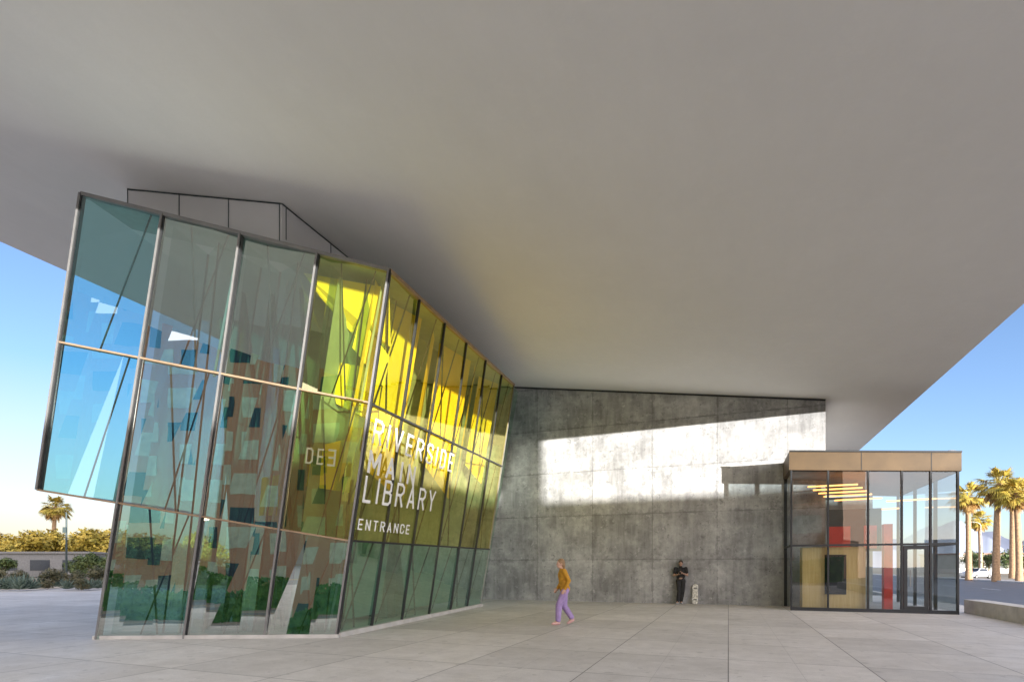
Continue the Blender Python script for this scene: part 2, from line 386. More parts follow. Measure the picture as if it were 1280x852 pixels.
for r in range(3):
    for c in range(4):
        if r==2 and c==0: continue
        q=[GA[r+1][c],GA[r+1][c+1],GA[r][c+1],GA[r][c]]
        u=.30+tl(.08); v=.68+tl(.08)
        fold=[(u,u+tl(.16),-.03-random.random()*.05),(v,v+tl(.16),.02+tl(.03))]
        pane(q,'glassS' if c==0 else ('glassG' if (c==3 and r<2) else 'glassA'),nA,tl(.05),tl(.02),fold)
    for c in range(6):
        q=[GB[r+1][c],GB[r+1][c+1],GB[r][c+1],GB[r][c]]
        u=.5+tl(.15)
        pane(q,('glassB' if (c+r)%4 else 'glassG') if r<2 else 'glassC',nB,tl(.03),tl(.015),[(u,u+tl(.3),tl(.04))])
def bar(p,q,w,d,n,mat,inset=0.0,name='mullion'):
    g=MB(); g.beam(p+n*inset,q+n*inset,w,d,n); part(name,g,mat,hall)
rA=Vector((1,0,0)); rd=random.Random(17)
for c in range(5):
    e=2 if c==0 else 3
    bar(GA[0][c],GA[e][c],.04,.14,nA,'alu',.0)
    bar(GA[0][c]+rA*.04,GA[e][c]+rA*.04,.025,.1,nA,'dark',-.01)
# inner folded glass skin behind the green face
for c in range(1,4):
    e=3
    a0,a1,b0_,b1_=GA[0][c],GA[0][c+1],GA[e][c],GA[e][c+1]
    f=[(.05,.10),(.30,1.0),(.68,.35),(.93,1.0)]
    skt=[rd.uniform(-.12,.12) for _ in f]
    for i in range(3):
        lo,d0_=f[i]; hi,d1_=f[i+1]; s0=skt[i]; s1=skt[i+1]
        q=[b0_.lerp(b1_,max(.02,lo+s0))-nA*(d0_+.15),b0_.lerp(b1_,min(.98,hi+s1))-nA*(d1_+.15),a0.lerp(a1,max(.02,hi-s1))-nA*(d1_+.15),a0.lerp(a1,max(.02,lo-s0))-nA*(d0_+.15)]
        g=MB(); g.add([p-UP*(.06 if k>1 else -.02) for k,p in enumerate(q)],[(0,1,2,3)]); part('inner_glass',g,'fin',hall)
        g=MB(); g.beam(q[1],q[2]-UP*.06,.025,.04,nA); part('inner_frame',g,'dark',hall)
def brace(G,c,r0,r1,ta,tb,n,ins,w,mat,nrows=3):
    p=G[r0][c].lerp(G[r0][c+1],ta)-n*ins; q=G[r1][c].lerp(G[r1][c+1],tb)-n*ins
    g=MB(); g.beam(p,q,w,.03,n); part('brace',g,mat,hall)
for c in range(4):
    for r in range(3):
        if r==2 and c==0: continue
        brace(GA,c,r,r+1,.80,.42+.08*(r%2),nA,.15,.02,'dark')
        if c: brace(GA,c,r,r+1,.30,.62,nA,.2,.028,'steel')
        if (c+r)%2: brace(GA,c,r,r+1,.9,.82,nA,.3,.045,'pale')
for c in range(6):
    for r in range(3):
        brace(GB,c,r,r+1,.85,.25,nB,.13,.02,'dark')
        if (c+r)%2==0: brace(GB,c,r,r+1,.2,.7,nB,.17,.03,'dark')
for r in range(4):
    s=1 if r==3 else 0
    bar(GA[r][s],GA[r][4],.035 if 0<r<3 else .075,.12,nA,'bronze' if 0<r<3 else 'alu',-.012,'transom')
for c in range(7):
    bar(GB[0][c],GB[3][c],.045,.06,nB,'dark' if c!=6 else 'alu',.012)
for r in range(4):
    bar(GB[r][0],GB[r][6],.045 if 0<r<3 else .075,.1,nB,'bronze' if r in (0,3) else 'dark',.0,'transom')
# base plinth
g=MB(); g.hexa([P1+Vector((-.05,-.06,-.02)),P4+Vector((.08,-.08,-.02)),P4+Vector((.1,.4,-.02)),P1+Vector((-.05,.4,-.02))],[P1+Vector((-.05,-.06,.07)),P4+Vector((.08,-.08,.07)),P4+Vector((.1,.4,.07)),P1+Vector((-.05,.4,.07))]); part('plinth',g,'kerb',hall)
g=MB(); q=Vector((.12,-.03,0)); g.hexa([P4+q+Vector((0,.02,-.02)),P6+q-Vector((0,0,.02)),P6-q-q-Vector((0,0,.02)),P4-q-q-Vector((0,-.02,.02))],[P4+q+Vector((0,.02,.1)),P6+q+Vector((0,0,.1)),P6-q-q+Vector((0,0,.1)),P4-q-q+Vector((0,.02,.1))]); part('plinth',g,'kerb',hall)
# roof, back, side returns
T0=GA[0][0]; T6=GB[0][6]; B0=GA[2][0]
k0=Vector((-8.68,12.6,T0.z+.1)); k1=Vector((-5.1,12.3,8.2)); kb=WD(-9.3,22.6,8.6)
fr=[(0,1,4,5),(1,2,3,4)]
g=MB(); g.add([T0,GA[0][4],T6,kb,k1,k0],fr); part('roof_lining',g,'inner',hall)
g=MB(); g.add([p+UP*.06 for p in (T0,GA[0][4],T6,kb,k1,k0)],fr); part('roof',g,'roofw',hall)  # unseen top surface, made white to bounce light onto the soffit
g=MB(); g.add([T0,B0,Vector((-8.9,14.6,3.0)),Vector((-8.4,14.8,9.2))],[(0,1,2,3)]); part('side_glass',g,'sideg',hall)
g=MB(); a=GA[2][0];b=GA[2][1]; g.add([a,b,b+Vector((.2,3.2,.0)),a+Vector((.6,3.4,0))],[(0,1,2,3)])
part('overhang_floor',g,'alu',hall)
g=MB(); g.add([P6,T6,WD(-8.6,22.68,9.1),WD(-10.3,22.68,0)],[(0,1,2,3)]); part('end_return',g,'glassC',hall)
st=random.Random(11)
g=MB(); xs=[-7.4,-6.9,-6.1,-5.5,-4.7,-4.2,-3.5]
for i in range(6):
    y0=14.6+.9*(i%2)+.15*i; y1=14.6+.9*((i+1)%2)+.15*(i+1); o0=.5*(1 if i%2 else -1); o1=.5*(1 if (i+1)%2 else -1)
    g.add([(xs[i],y0,0),(xs[i+1],y1,0),(xs[i+1]+o1,y1+.3,8.2),(xs[i]+o0,y0+.3,8.2)],[(0,1,2,3)])
part('folded_inner_wall',g,'inner',hall)
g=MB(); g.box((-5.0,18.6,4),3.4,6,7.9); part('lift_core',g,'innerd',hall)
inn=-nB
def off(p,d): return p+inn*d
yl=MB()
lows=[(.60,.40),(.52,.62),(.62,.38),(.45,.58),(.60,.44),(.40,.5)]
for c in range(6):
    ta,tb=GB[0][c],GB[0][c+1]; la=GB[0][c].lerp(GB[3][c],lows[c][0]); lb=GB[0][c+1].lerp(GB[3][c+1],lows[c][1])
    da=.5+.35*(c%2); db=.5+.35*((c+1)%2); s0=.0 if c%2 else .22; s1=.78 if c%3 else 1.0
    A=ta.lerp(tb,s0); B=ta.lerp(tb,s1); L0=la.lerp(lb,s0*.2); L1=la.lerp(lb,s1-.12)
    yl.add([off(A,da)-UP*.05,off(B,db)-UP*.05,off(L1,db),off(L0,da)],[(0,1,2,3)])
part('gold_reflection_panel',yl,'yellow',hall,label='yellow folded panels standing in for golden reflections')  # yellow panels added in place of golden reflections in the glass
g=MB(); g.add([off(GB[0][0],1.2)-UP*.1,off(GB[0][6],1.2)-UP*.1,off(GB[3][6],1.2),off(GB[3][0],1.2)],[(0,1,2,3)]); part('inner_wall',g,'inner',hall)
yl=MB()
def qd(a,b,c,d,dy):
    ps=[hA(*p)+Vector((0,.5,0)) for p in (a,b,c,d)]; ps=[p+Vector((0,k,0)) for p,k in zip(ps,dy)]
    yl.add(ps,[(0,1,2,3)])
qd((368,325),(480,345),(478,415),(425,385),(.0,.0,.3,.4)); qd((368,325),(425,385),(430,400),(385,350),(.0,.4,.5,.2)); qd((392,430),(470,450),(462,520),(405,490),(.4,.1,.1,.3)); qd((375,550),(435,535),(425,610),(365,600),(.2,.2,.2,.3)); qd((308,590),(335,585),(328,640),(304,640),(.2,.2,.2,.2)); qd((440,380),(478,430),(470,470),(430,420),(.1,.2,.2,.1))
part('gold_reflection_panel',yl,'yellow',hall)  # more yellow shapes for golden reflections on the green face
for i in range(7):
    x=-7.2+i*.55; b=Vector((x,12.5+st.random()*1.0,0)); t=Vector((min(-3.6,x+st.choice([-1,1])*st.uniform(.3,1.1)),12.6+st.random()*1.0,7.9))
    g=MB(); g.beam(b,t,.05,.12,Vector((0,1,0))); part('strut',g,'steel',hall)
g=MB()
for i in range(15):
    g.box((-7.6+i*.26,14.0,.1+i*.18),.28,1.2,.18)
part('stair',g,'kerb',hall)
# condensed block lettering from strokes
LT={'R':(.44,[(0,0,0,1),(0,1,.3,1),(.3,1,.44,.88),(.44,.88,.44,.64),(.44,.64,.3,.5),(.3,.5,0,.5),(.22,.5,.44,0)]),
'I':(.0,[(0,0,0,1)]),'V':(.46,[(0,1,.23,0),(.23,0,.46,1)]),
'E':(.36,[(0,0,0,1),(0,1,.36,1),(0,.5,.32,.5),(0,0,.36,0)]),
'S':(.42,[(.42,.8,.42,.9),(.42,.9,.32,1),(.32,1,.1,1),(.1,1,0,.9),(0,.9,0,.66),(0,.66,.42,.38),(.42,.38,.42,.1),(.42,.1,.32,0),(.32,0,.1,0),(.1,0,0,.1),(0,.1,0,.22)]),
'D':(.42,[(0,0,0,1),(0,1,.28,1),(.28,1,.42,.86),(.42,.86,.42,.14),(.42,.14,.28,0),(.28,0,0,0)]),
'M':(.56,[(0,0,0,1),(0,1,.28,.3),(.28,.3,.56,1),(.56,1,.56,0)]),
'A':(.46,[(0,0,.23,1),(.23,1,.46,0),(.08,.28,.38,.28)]),
'N':(.44,[(0,0,0,1),(0,1,.44,0),(.44,0,.44,1)]),
'L':(.34,[(0,1,0,0),(0,0,.34,0)]),
'B':(.42,[(0,0,0,1),(0,1,.3,1),(.3,1,.4,.9),(.4,.9,.4,.62),(.4,.62,.3,.52),(.3,.52,0,.52),(.3,.52,.42,.42),(.42,.42,.42,.1),(.42,.1,.32,0),(.32,0,0,0)]),
'Y':(.46,[(0,1,.23,.45),(.46,1,.23,.45),(.23,.45,.23,0)]),
'T':(.42,[(0,1,.42,1),(.21,1,.21,0)]),
'C':(.42,[(.42,.72,.42,.88),(.42,.88,.3,1),(.3,1,.12,1),(.12,1,0,.88),(0,.88,0,.12),(0,.12,.12,0),(.12,0,.3,0),(.3,0,.42,.12),(.42,.12,.42,.28)])}
def lettering(txt,O,E,T,hf=hB,n=nB,mat='white',gap=.40,th=.115,mir=False):
    tot=0; X=[]
    for ch in txt: X.append(tot); tot+=LT[ch][0]+gap
    tot-=gap; O,E,T=hf(*O),hf(*E),hf(*T); ht=(T-O).length; wd=(E-O).length
    kx=wd/(tot+th); g=MB(); k=0; ex=(E-O)/wd; ey=(T-O)/ht; h=th/2
    for ch,x0 in zip(txt,X):
        for (a,b,c,d) in LT[ch][1]:
            if mir and ch=='E': a,c=.36-a,.36-c
            p=Vector((a,b*(1-th)+h)); q=Vector((c,d*(1-th)+h)); dd=(q-p).normalized(); e=Vector((-dd.y,dd.x))*h; p2=p-dd*h*.8; q2=q+dd*h*.8
            k+=1; pts=[p2+e,p2-e,q2-e,q2+e]
            g.add([O+ex*((v.x+x0+h)*kx)+ey*(v.y*ht)+n*(.085+.0012*(k%6)) for v in pts],[(0,1,2,3)])
    part('lettering',g,mat,hall,label='pale lettering on the glass reading '+txt)
lettering('RIVERSIDE',(460,553),(561,590),(465,522))
lettering('MAIN',(454,590),(513,607),(458,561),gap=.5,th=.14)
lettering('LIBRARY',(448,627),(538,639),(453,593))
lettering('ENTRANCE',(442,661),(507,667),(444,647),th=.13)
lettering('DE',(383,580),(405,582),(385,560),hA,nA,'ghost')  # reflected sign letters drawn onto the green face as grey shapes
lettering('E',(410,583),(420,584),(412,562),hA,nA,'ghost',mir=True)  # mirrored letter of the same drawn-in sign reflection

# ---------------- small pavilion
pav=thing('glass_pavilion',WD(4.2,21.5,0),'small two storey glass kiosk with bronze fascia beside concrete wall','pavilion')
D0=20.66
def wpx(x,D=D0):
    r=(x-640)/F; t=D/(S*r+C); return t*(C*r-S)
ws=[wpx(x) for x in (989,1035,1085,1127,1163,1197)]
wL,wR=ws[0],ws[-1]
zt=lambda w:5.29-(w-wL)*.081
zf=lambda w:4.68-(w-wL)*.07
DB=27.0
g=MB(); a,b=wL-.07,wR+.07
g.hexa([WD(a,D0-.1,zf(a)),WD(b,D0-.1,zf(b)),WD(b,DB,zf(b)),WD(a,DB,zf(a))],[WD(a,D0-.1,zt(a)),WD(b,D0-.1,zt(b)),WD(b,DB,zt(b)),WD(a,DB,zt(a))])
part('fascia',g,'fascia',pav)
g=MB()
for w in (ws[2]-.2,ws[4]+.0):
    g.beam(WD(w,D0-.104,zf(w)+.01),WD(w,D0-.104,zt(w)-.01),.015,.008,DV)
g.beam(WD(a,D0-.12,zt(a)+.02),WD(b,D0-.12,zt(b)+.02),.05,.05,DV)
part('fascia_joint',g,'dark',pav)
ztr=2.16
for i in range(5):
    w0,w1=ws[i],ws[i+1]
    g=MB(); g.add([WD(w0,D0,ztr),WD(w1,D0,ztr),WD(w1,D0,zf(w1)),WD(w0,D0,zf(w0))],[(0,1,2,3)]); part('glass_pane',g,'glassP',pav)
    if i!=3:
        g=MB(); g.add([WD(w0,D0,.06),WD(w1,D0,.06),WD(w1,D0,ztr),WD(w0,D0,ztr)],[(0,1,2,3)]); part('glass_pane',g,'glassP',pav)
for w in ws:
    g=MB(); g.beam(WD(w,D0,0),WD(w,D0,zf(w)),.05,.12,DV); part('mullion',g,'dark',pav)
g=MB(); g.beam(WD(wL,D0-.002,ztr),WD(wR,D0-.002,ztr),.06,.1,DV); part('transom',g,'dark',pav)
g=MB(); g.beam(WD(wL,D0-.004,.05),WD(wR,D0-.004,.05),.12,.1,DV); part('sill',g,'dark',pav)
for (w0,q) in ((wL,1),(wR,0)):
    for (a,b) in (((20.66,22.6),(22.6,24.8),(24.8,27)) if not q else ((20.66,22.65),)):
        g=MB(); g.add([WD(w0,a,.06),WD(w0,b,.06),WD(w0,b,zf(w0)),WD(w0,a,zf(w0))],[(0,1,2,3)]); part('glass_pane',g,'glassP',pav)
        g=MB(); g.beam(WD(w0,b,0),WD(w0,b,zf(w0)),.06,.1,WV); part('mullion',g,'dark',pav)
    g=MB(); g.beam(WD(w0,20.7,ztr),WD(w0,22.65 if q else 27,ztr),.06,.09,WV); part('transom',g,'dark',pav)
g=MB(); w0,w1=ws[3]+.05,ws[4]-.05; Dd=D0+.01
for (p,q,t) in ((WD(w0+.05,Dd,.02),WD(w0+.05,Dd,ztr-.04),.1),(WD(w1-.05,Dd,.02),WD(w1-.05,Dd,ztr-.04),.1),(WD(w0+.1,Dd,.12),WD(w1-.1,Dd,.12),.2),(WD(w0+.1,Dd,ztr-.1),WD(w1-.1,Dd,ztr-.1),.12)):
    g.beam(p,q,t,.06,DV)
door=part('door',g,'dark',pav)
g=MB(); g.add([WD(w0+.1,Dd,.2),WD(w1-.1,Dd,.2),WD(w1-.1,Dd,ztr-.14),WD(w0+.1,Dd,ztr-.14)],[(0,1,2,3)]); part('door_glass',g,'glassP',door)
g=MB(); g.tube([WD(w0+.16,Dd-.09,.85),WD(w0+.16,Dd-.09,1.35)],[.015,.015]); part('handle',g,'alu',door)
def pbox(x0,x1,D,dd,z0,z1,mat,name):
    a,b=wpx(x0,D),wpx(x1,D); g=MB(); g.hexa([WD(a,D,z0),WD(b,D,z0),WD(b,D+dd,z0),WD(a,D+dd,z0)],[WD(a,D,z1),WD(b,D,z1),WD(b,D+dd,z1),WD(a,D+dd,z1)]); part(name,g,mat,pav)
pbox(1003,1082,20.8,.7,.08,2.1,'wood','plywood_booth')
pbox(1031,1058,20.76,.035,.55,1.85,'black','display_screen')
pbox(1036,1063,22.0,.3,2.12,2.85,'red','red_panel')
pbox(1080,1096,22.6,.1,2.1,2.9,'red','red_panel')
pbox(1105,1116,22.0,.3,0,2.9,'red','red_panel')
pbox(1034,1102,22.62,.06,2.0,3.5,'steel','partition')
g=MB(); g.hexa([WD(3.3,26.9,0),WD(5.6,26.9,0),WD(5.6,27,0),WD(3.3,27,0)],[WD(3.3,26.9,4.4),WD(5.6,26.9,4.4),WD(5.6,27,4.4),WD(3.3,27,4.4)]); part('back_wall',g,'pale',pav)
for k,(w0,dd) in enumerate(((2.5,20.95),(2.7,21.25),(2.9,21.55),(3.1,21.85),(3.5,22.3),(4.9,21.6),(4.5,24.3))):
    g=MB(); z=zf(w0)-.5-.07*k; g.beam(WD(w0,dd,z),WD(w0+1.6,dd+.9,z+.12),.05,.05,UP); part('ceiling_light',g,'lamp',pav)
g=MB(); a=wL+.05
g.add([WD(a,20.75,zf(a)-.02),WD(wR-.05,20.75,zf(wR)-.02),WD(wR-.05,26.9,zf(wR)-.02),WD(a,26.9,zf(a)-.02)],[(0,1,2,3)]); part('ceiling',g,'bronze',pav)

# low wall by street
lw=thing('low_wall',WD(7.2,18,0),'low concrete seat wall at the plaza edge','wall')
g=MB(); a,b=6.95,7.45; ds=[-2,3,8,13,18,21.5]
for i in range(0,len(ds)-1):
    g.hexa([WD(a,ds[i]+.01,-.02),WD(b,ds[i]+.01,-.02),WD(b,ds[i+1],-.02),WD(a,ds[i+1],-.02)],[WD(a,ds[i]+.01,.42),WD(b,ds[i]+.01,.42),WD(b,ds[i+1],.42),WD(a,ds[i+1],.42)])
part('wall_block',g,'kerb',lw)

# ---------------- vegetation
def make_palm(name,h,cr,seed,label,lean=0.3,group=None):
    rd=random.Random(seed); t=thing(name,(0,0,0),label,'palm tree',group)
    g=MB(); pts=[Vector((lean*(i/8)**2,.0,h*i/8)) for i in range(9)]; g.tube(pts,[.36-.012*i+(.06 if i==0 else 0) for i in range(9)],10); part('trunk',g,'bark',t,True)
    top=pts[-1]; g=MB(); gd=MB()
    def frond(mb,az,el,L,droop):
        d=Vector((math.cos(az),math.sin(az),0)); side=Vector((-math.sin(az),math.cos(az),0)); m=7; pts=[]
        for i in range(m+1):
            s=i/m; pts.append(top+d*(L*s*math.cos(el)*(1-.15*s*s))+UP*(L*s*math.sin(el)-droop*L*s*s))
        for i in range(m): mb.beam(pts[i],pts[i+1],.05,.03,UP)
        base=pts[4]
        for k in range(15):
            a=(k-7)/7*1.35; l=L*.5*(1-.25*abs(a)/1.35); dr=(pts[5]-pts[4]).normalized()
            v=(dr*math.cos(a)+side*math.sin(a)).normalized(); tip=base+v*l-UP*(l*rd.uniform(.15,.5)); wv=v.cross(UP).normalized()*.07
            mid=base+v*l*.55-UP*.03
            mb.add([base,mid+wv,tip,mid-wv],[(0,1,2,3)])
    for i in range(60):
        frond(g,rd.uniform(0,6.283),rd.uniform(-.35,1.35),cr*rd.uniform(.8,1.1),rd.uniform(.15,.45))
    for i in range(34): frond(gd,rd.uniform(0,6.283),rd.uniform(-1.3,-.5),cr*rd.uniform(.5,.8),rd.uniform(.1,.3))
    part('crown',g,'frond',t); part('dead_frond',gd,'dry',t)
    return t
def make_tree(name,h,cr,seed,label,mat='leaf',n=2600,cat='tree',group=None,ls=.14,trunk=True,flatz=.75):
    rd=random.Random(seed); t=thing(name,(0,0,0),label,cat,group)
    cz=h-cr*flatz
    blobs=[]
    for i in range(9 if trunk else 6):
        a=rd.uniform(0,6.283); r=cr*rd.uniform(.15,.68); blobs.append((Vector((r*math.cos(a),r*math.sin(a),cz+rd.uniform(-.5,.6)*cr*flatz)),cr*rd.uniform(.28,.5)))
    g=MB()
    if trunk:
        g.tube([(0,0,0),(.05*h*.2,0,h*.2),(0,.03*h*.3,cz-cr*.3)],[.035*h,.028*h,.02*h],8)
        for c,r in blobs: g.tube([Vector((0,0,cz-cr*.5)),c.lerp(Vector((0,0,cz)),.5),c],[.015*h,.01*h,.005*h],6)
    else:
        for c,r in blobs: g.tube([Vector((0,0,0)),c*.6,c],[.02,.015,.008],5)
    part('trunk',g,'bark',t,True)
    g=MB()
    for i in range(n):
        c,r=blobs[rd.randrange(len(blobs))]
        d=Vector((rd.gauss(0,1),rd.gauss(0,1),rd.gauss(0,1))).normalized(); p=c+d*(r*rd.uniform(.45,1.12)); 
        if p.z<.03: continue
        u=Vector((rd.gauss(0,1),rd.gauss(0,1),rd.gauss(0,.6))).normalized(); v=u.cross(d).normalized() if abs(u.dot(d))<.98 else Vector((0,0,1)); s=ls*rd.uniform(.6,1.4)
        g.add([p-u*s,p+v*s*.45,p+u*s,p-v*s*.45],[(0,1,2,3)])
    part('crown',g,mat,t); return t
def make_agave(seed,label,group):
    rd=random.Random(seed); t=thing('agave_plant',(0,0,0),label,'plant',group); g=MB()
    for i in range(34):
        az=i*2.4; el=.25+1.1*(i/34); L=.85*rd.uniform(.8,1.1); d=Vector((math.cos(az)*math.cos(el),math.sin(az)*math.cos(el),math.sin(el))); s=Vector((-math.sin(az),math.cos(az),0))
        m=d*L*.45+UP*.02; g.add([Vector((0,0,.03))-s*.03,m-s*.065,d*L,m+s*.065,Vector((0,0,.03))+s*.03,m-UP*.05],[(0,1,5),(0,5,4),(4,5,3),(1,2,5),(5,2,3)])
    part('leaf',g,'agave',t); return t
def at(px,Y,z=0): return Vector(((px-640)/F*Y,Y,z))

pl=make_palm('palm_tree',10.4,2.5,1,'tall fan palm with shaggy dry skirt by the street',.3,'palms along the street')
pl.location=at(1245,60,-.1)
copy_thing(pl,at(1211,66,-.1),1.2,.95); copy_thing(pl,at(1274,58,-.1),2.5,.88); copy_thing(pl,at(1266,78,-.1),4,1.15)
copy_thing(pl,at(1226,105,-.1),3,1.0); copy_thing(pl,at(66,112,-.1),.7,1.3)
tr=make_tree('street_tree',5.0,2.6,5,'round green street tree by the road','leaf',2600,'tree','trees across the street',.17)
tr.location=at(1215,120,-.1)
for px,Y,s in ((1236,115,.9),(1262,112,1.0),(1280,105,.8),(1300,90,1.2)): copy_thing(tr,at(px,Y,-.1),px,s)
ty=make_tree('park_tree',6.5,4.5,9,'sunlit yellow green tree beyond the planting bed','leafy',3600,'tree','sunlit trees beyond the library',.28)
ty.location=at(22,100,-.1); ty.scale=(1.35,)*3
for px,Y,s in ((45,105,1.45),(80,112,1.3),(112,98,1.35),(-4,95,1.2),(135,110,1.5),(160,100,1.4),(200,120,1.4),(250,115,1.4)): copy_thing(ty,at(px,Y,-.1),px,s)
tg=make_tree('park_tree',4.0,2.6,12,'dark green tree behind the planting bed','leaf',3200,'tree','dark trees behind the bed',.2)
tg.location=at(114,68,-.1); tg.scale=(.9,)*3
for px,Y,s in ((96,76,.7),(165,60,1.1),(3,80,.8),(215,62,1.2)): copy_thing(tg,at(px,Y,-.1),px*1.3,s)
sh=make_tree('shrub',1.2,.95,21,'low green shrub in the mulched bed','shrub',1500,'shrub','shrubs in the planting bed',.07,False,.65)
sh.location=at(60,36,.05)
for px,Y,s in ((98,36,.9),(120,38,1.1),(28,42,.9),(78,44,.9),(128,45,1.0),(2,46,1.0),(102,33.5,.6),(150,38,1.1),(185,40,1.1),(230,42,1.2),(270,43,1.1)): copy_thing(sh,at(px,Y,.05),px,s)
ag=make_agave(4,'blue green agave rosette in the mulched bed','agaves in the planting bed'); ag.location=at(8,33.5,.06)
for px,Y,s in ((25,33.2,1.2),(38,34,1.0),(15,35.5,1.2),(50,36,1.1),(-5,33.2,1.1),(84,34,.9),(110,34,1.0),(70,38,1),(122,35,.9),(30,37,1.2)): copy_thing(ag,at(px,Y,.06),px,s)
def hills(name,az0,az1,dist,hmax,seed,label):
    g=MB(); n=90; vs=[]
    for i in range(n+1):
        a=math.radians(az0+(az1-az0)*i/n); x,y=math.sin(a)*dist,math.cos(a)*dist
        h=hmax*(.6+.4*mnoise.noise(Vector((i*.07+seed,seed,0)))+.10*mnoise.noise(Vector((i*.3,seed,2)))+.04*mnoise.noise(Vector((i*.9,seed,2))))*math.sin(math.pi*min(1,max(0,i/n)))**.4
        vs+= [Vector((x,y,-1)),Vector((x*1.08,y*1.08,h*.55)),Vector((x*1.2,y*1.2,h))]
    fs=[]
    for i in range(n):
        for k in range(2): fs.append((i*3+k,(i+1)*3+k,(i+1)*3+k+1,i*3+k+1))
    g.add(vs,fs); o=struct(name,g,'hill',label)
    for p in o.data.polygons: p.use_smooth=True
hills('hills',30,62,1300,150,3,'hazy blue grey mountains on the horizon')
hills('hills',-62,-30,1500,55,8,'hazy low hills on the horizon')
def low_building(px,Y,w,d,h,mat,label,roofm=None,cols=6):
    b=at(px,Y,-.1); t=thing('low_building',b,label,'building','low buildings beyond the plaza')
    g=MB(); g.box(b+Vector((0,d/2,h/2)),w,d,h); part('wall',g,mat,t)
    g=MB(); g.box(b+Vector((0,d/2,h+.15)),w+.6,d+.6,.3); part('roof',g,roofm or mat,t)
    for i in range(cols):
        x=-w/2+(i+.5)*w/cols; g=MB(); g.box(b+Vector((x,-.02,h*.5)),w/cols*.6,.08,h*.45); part('window',g,'window',t)
low_building(50,85,15,10,3.6,'greyb','low grey flat roofed commercial building',None,3)
low_building(1262,135,26,12,4.6,'stucco','low pale stucco building with tiled roof','roof',8)
low_building(160,140,24,12,6,'stucco','pale stucco building beyond the trees',None,6)
def street_lamp(loc,h,arm,label):
    t=thing('street_lamp',loc,label,'street lamp','street lamps'); L=Vector(loc)
    g=MB(); g.tube([L,L+UP*h*.5,L+UP*(h-.3),L+UP*h+Vector((arm*.3,0,.15)),L+UP*h+Vector((arm,0,.25))],[.11,.085,.06,.045,.04],8); part('pole',g,'alu',t,True)
    g=MB(); g.ell(L+UP*(h+.24)+Vector((arm*1.2,0,0)),(.42,.16,.09)); part('lamp_head',g,'alu',t,True)
street_lamp(at(1168,42,-.1),10.1,1.1,'grey cobra head street lamp by the road')
street_lamp(at(1226,95,-.1),9.0,-1.5,'grey cobra head street lamp by the road')
t=thing('street_pole',at(83,45,-.05),'thin grey pole with small bracket by the bed','pole'); L=Vector(t.location)
g=MB(); g.tube([L,L+UP*5.9],[.08,.06],8); part('pole',g,'steel',t,True)
g=MB(); g.box(L+Vector((.0,-.15,4.5)),.3,.12,.45); part('bracket_box',g,'steel',t)

def car(loc,ang,label):
    t=thing('parked_car',(0,0,0),label,'car')
    prof=[(-2.15,.35),(-2.2,.7),(-2.05,.92),(-1.35,1.0),(-.85,1.38),(.35,1.42),(1.0,1.02),(1.95,.85),(2.2,.62),(2.2,.32)]
    g=MB(); vs=[];n=len(prof)
    for y in (-.86,-.8,.8,.86):
        for x,z in prof:
            yy=y*(.82 if z>1.2 else 1); vs.append(Vector((x,yy,z if abs(y)<.85 else min(z,1.36)*1.0-.01)))
    fs=[]
    for k in range(3):
        for i in range(n): fs.append((k*n+i,k*n+(i+1)%n,(k+1)*n+(i+1)%n,(k+1)*n+i))
    fs+= [list(range(n)),[3*n+i for i in range(n)][::-1]]
    g.add(vs,fs); part('body',g,'carp',t)
    for s in (-1,1):
        g=MB(); y0,y1=s*.872,s*.76
        g.add([(-1.2,y0,1.02),(.85,y0,1.02),(.3,y1,1.35),(-.8,y1,1.33)],[(0,1,2,3)]); part('side_window',g,'window',t)
        for x in (-1.35,1.35):
            g=MB(); g.tube([(x,s*.7,.32),(x,s*.88,.32)],[.32,.32],18,False); wh=part('wheel',g,'tyre',t)
            g=MB(); g.tube([(x,s*.88,.32),(x,s*.89,.32)],[.2,.2],14,False); part('rim',g,'rim',wh)
        g=MB(); g.box((2.17,s*.6,.66),.1,.35,.13); part('headlight',g,'lampl',t)
        g=MB(); g.box((-2.19,s*.6,.75),.08,.3,.14); part('tail_light',g,'red',t)
    g=MB(); g.add([(.40,-.62,1.40),(.40,.62,1.40),(1.0,.74,1.045),(1.0,-.74,1.045)],[(0,1,2,3)]); part('windscreen',g,'window',t)
    g=MB(); g.add([(-.90,-.62,1.38),(-.90,.62,1.38),(-1.36,.74,1.03),(-1.36,-.74,1.03)],[(0,1,2,3)]); part('rear_window',g,'window',t)
    t.location=loc; t.rotation_euler=(0,0,ang); return t
car(at(1220,76,-.165),math.radians(200),'silver compact car on the street')

# ---------------- surroundings and added sun blockers behind viewpoint
bb=thing('brick_building',(-34,-46,0),'red brick office block across the street','building')
g=MB(); g.box((-34,-50,17),64,14,34.3)
part('wall',g,'brick',bb)
for r in range(8):
    for c in range(11):
        x=-62+c*5.6+(.9 if c%2 else -.2); g=MB(); g.box((x,-42.97,3.0+r*4.1),3.4,.1,2.4); part('window',g,'wlit' if (r*5+c*3)%7<4 else 'window',bb)
sb=thing('low_building',(42,-58,0),'unseen long low building added to shade the lower wall','building')  # added out of view; its top sets the sun patch's lower edge
g=MB(); g.box((45,-62,2.5),80,12,5.3); part('wall',g,'stucco',sb)
for c in range(16):
    g=MB(); g.box((8+c*4.8,-55.97,2.2),3,.1,2); part('window',g,'window',sb)
tw=thing('sun_blocker',(28.7,-40,0),'unseen slender tower added to block a strip of sun','tower')  # added out of view to keep sun off the wall's left strip
g=MB(); g.beam((28.4,-40,-.2),(28.4,-40,13),1.5,1.2,Vector((.4,-.916,0))); part('shaft',g,'kerb',tw)
hd=thing('hedge',(-20,-24,0),'clipped green hedge along the street','hedge')
g=MB(); rd=random.Random(5)
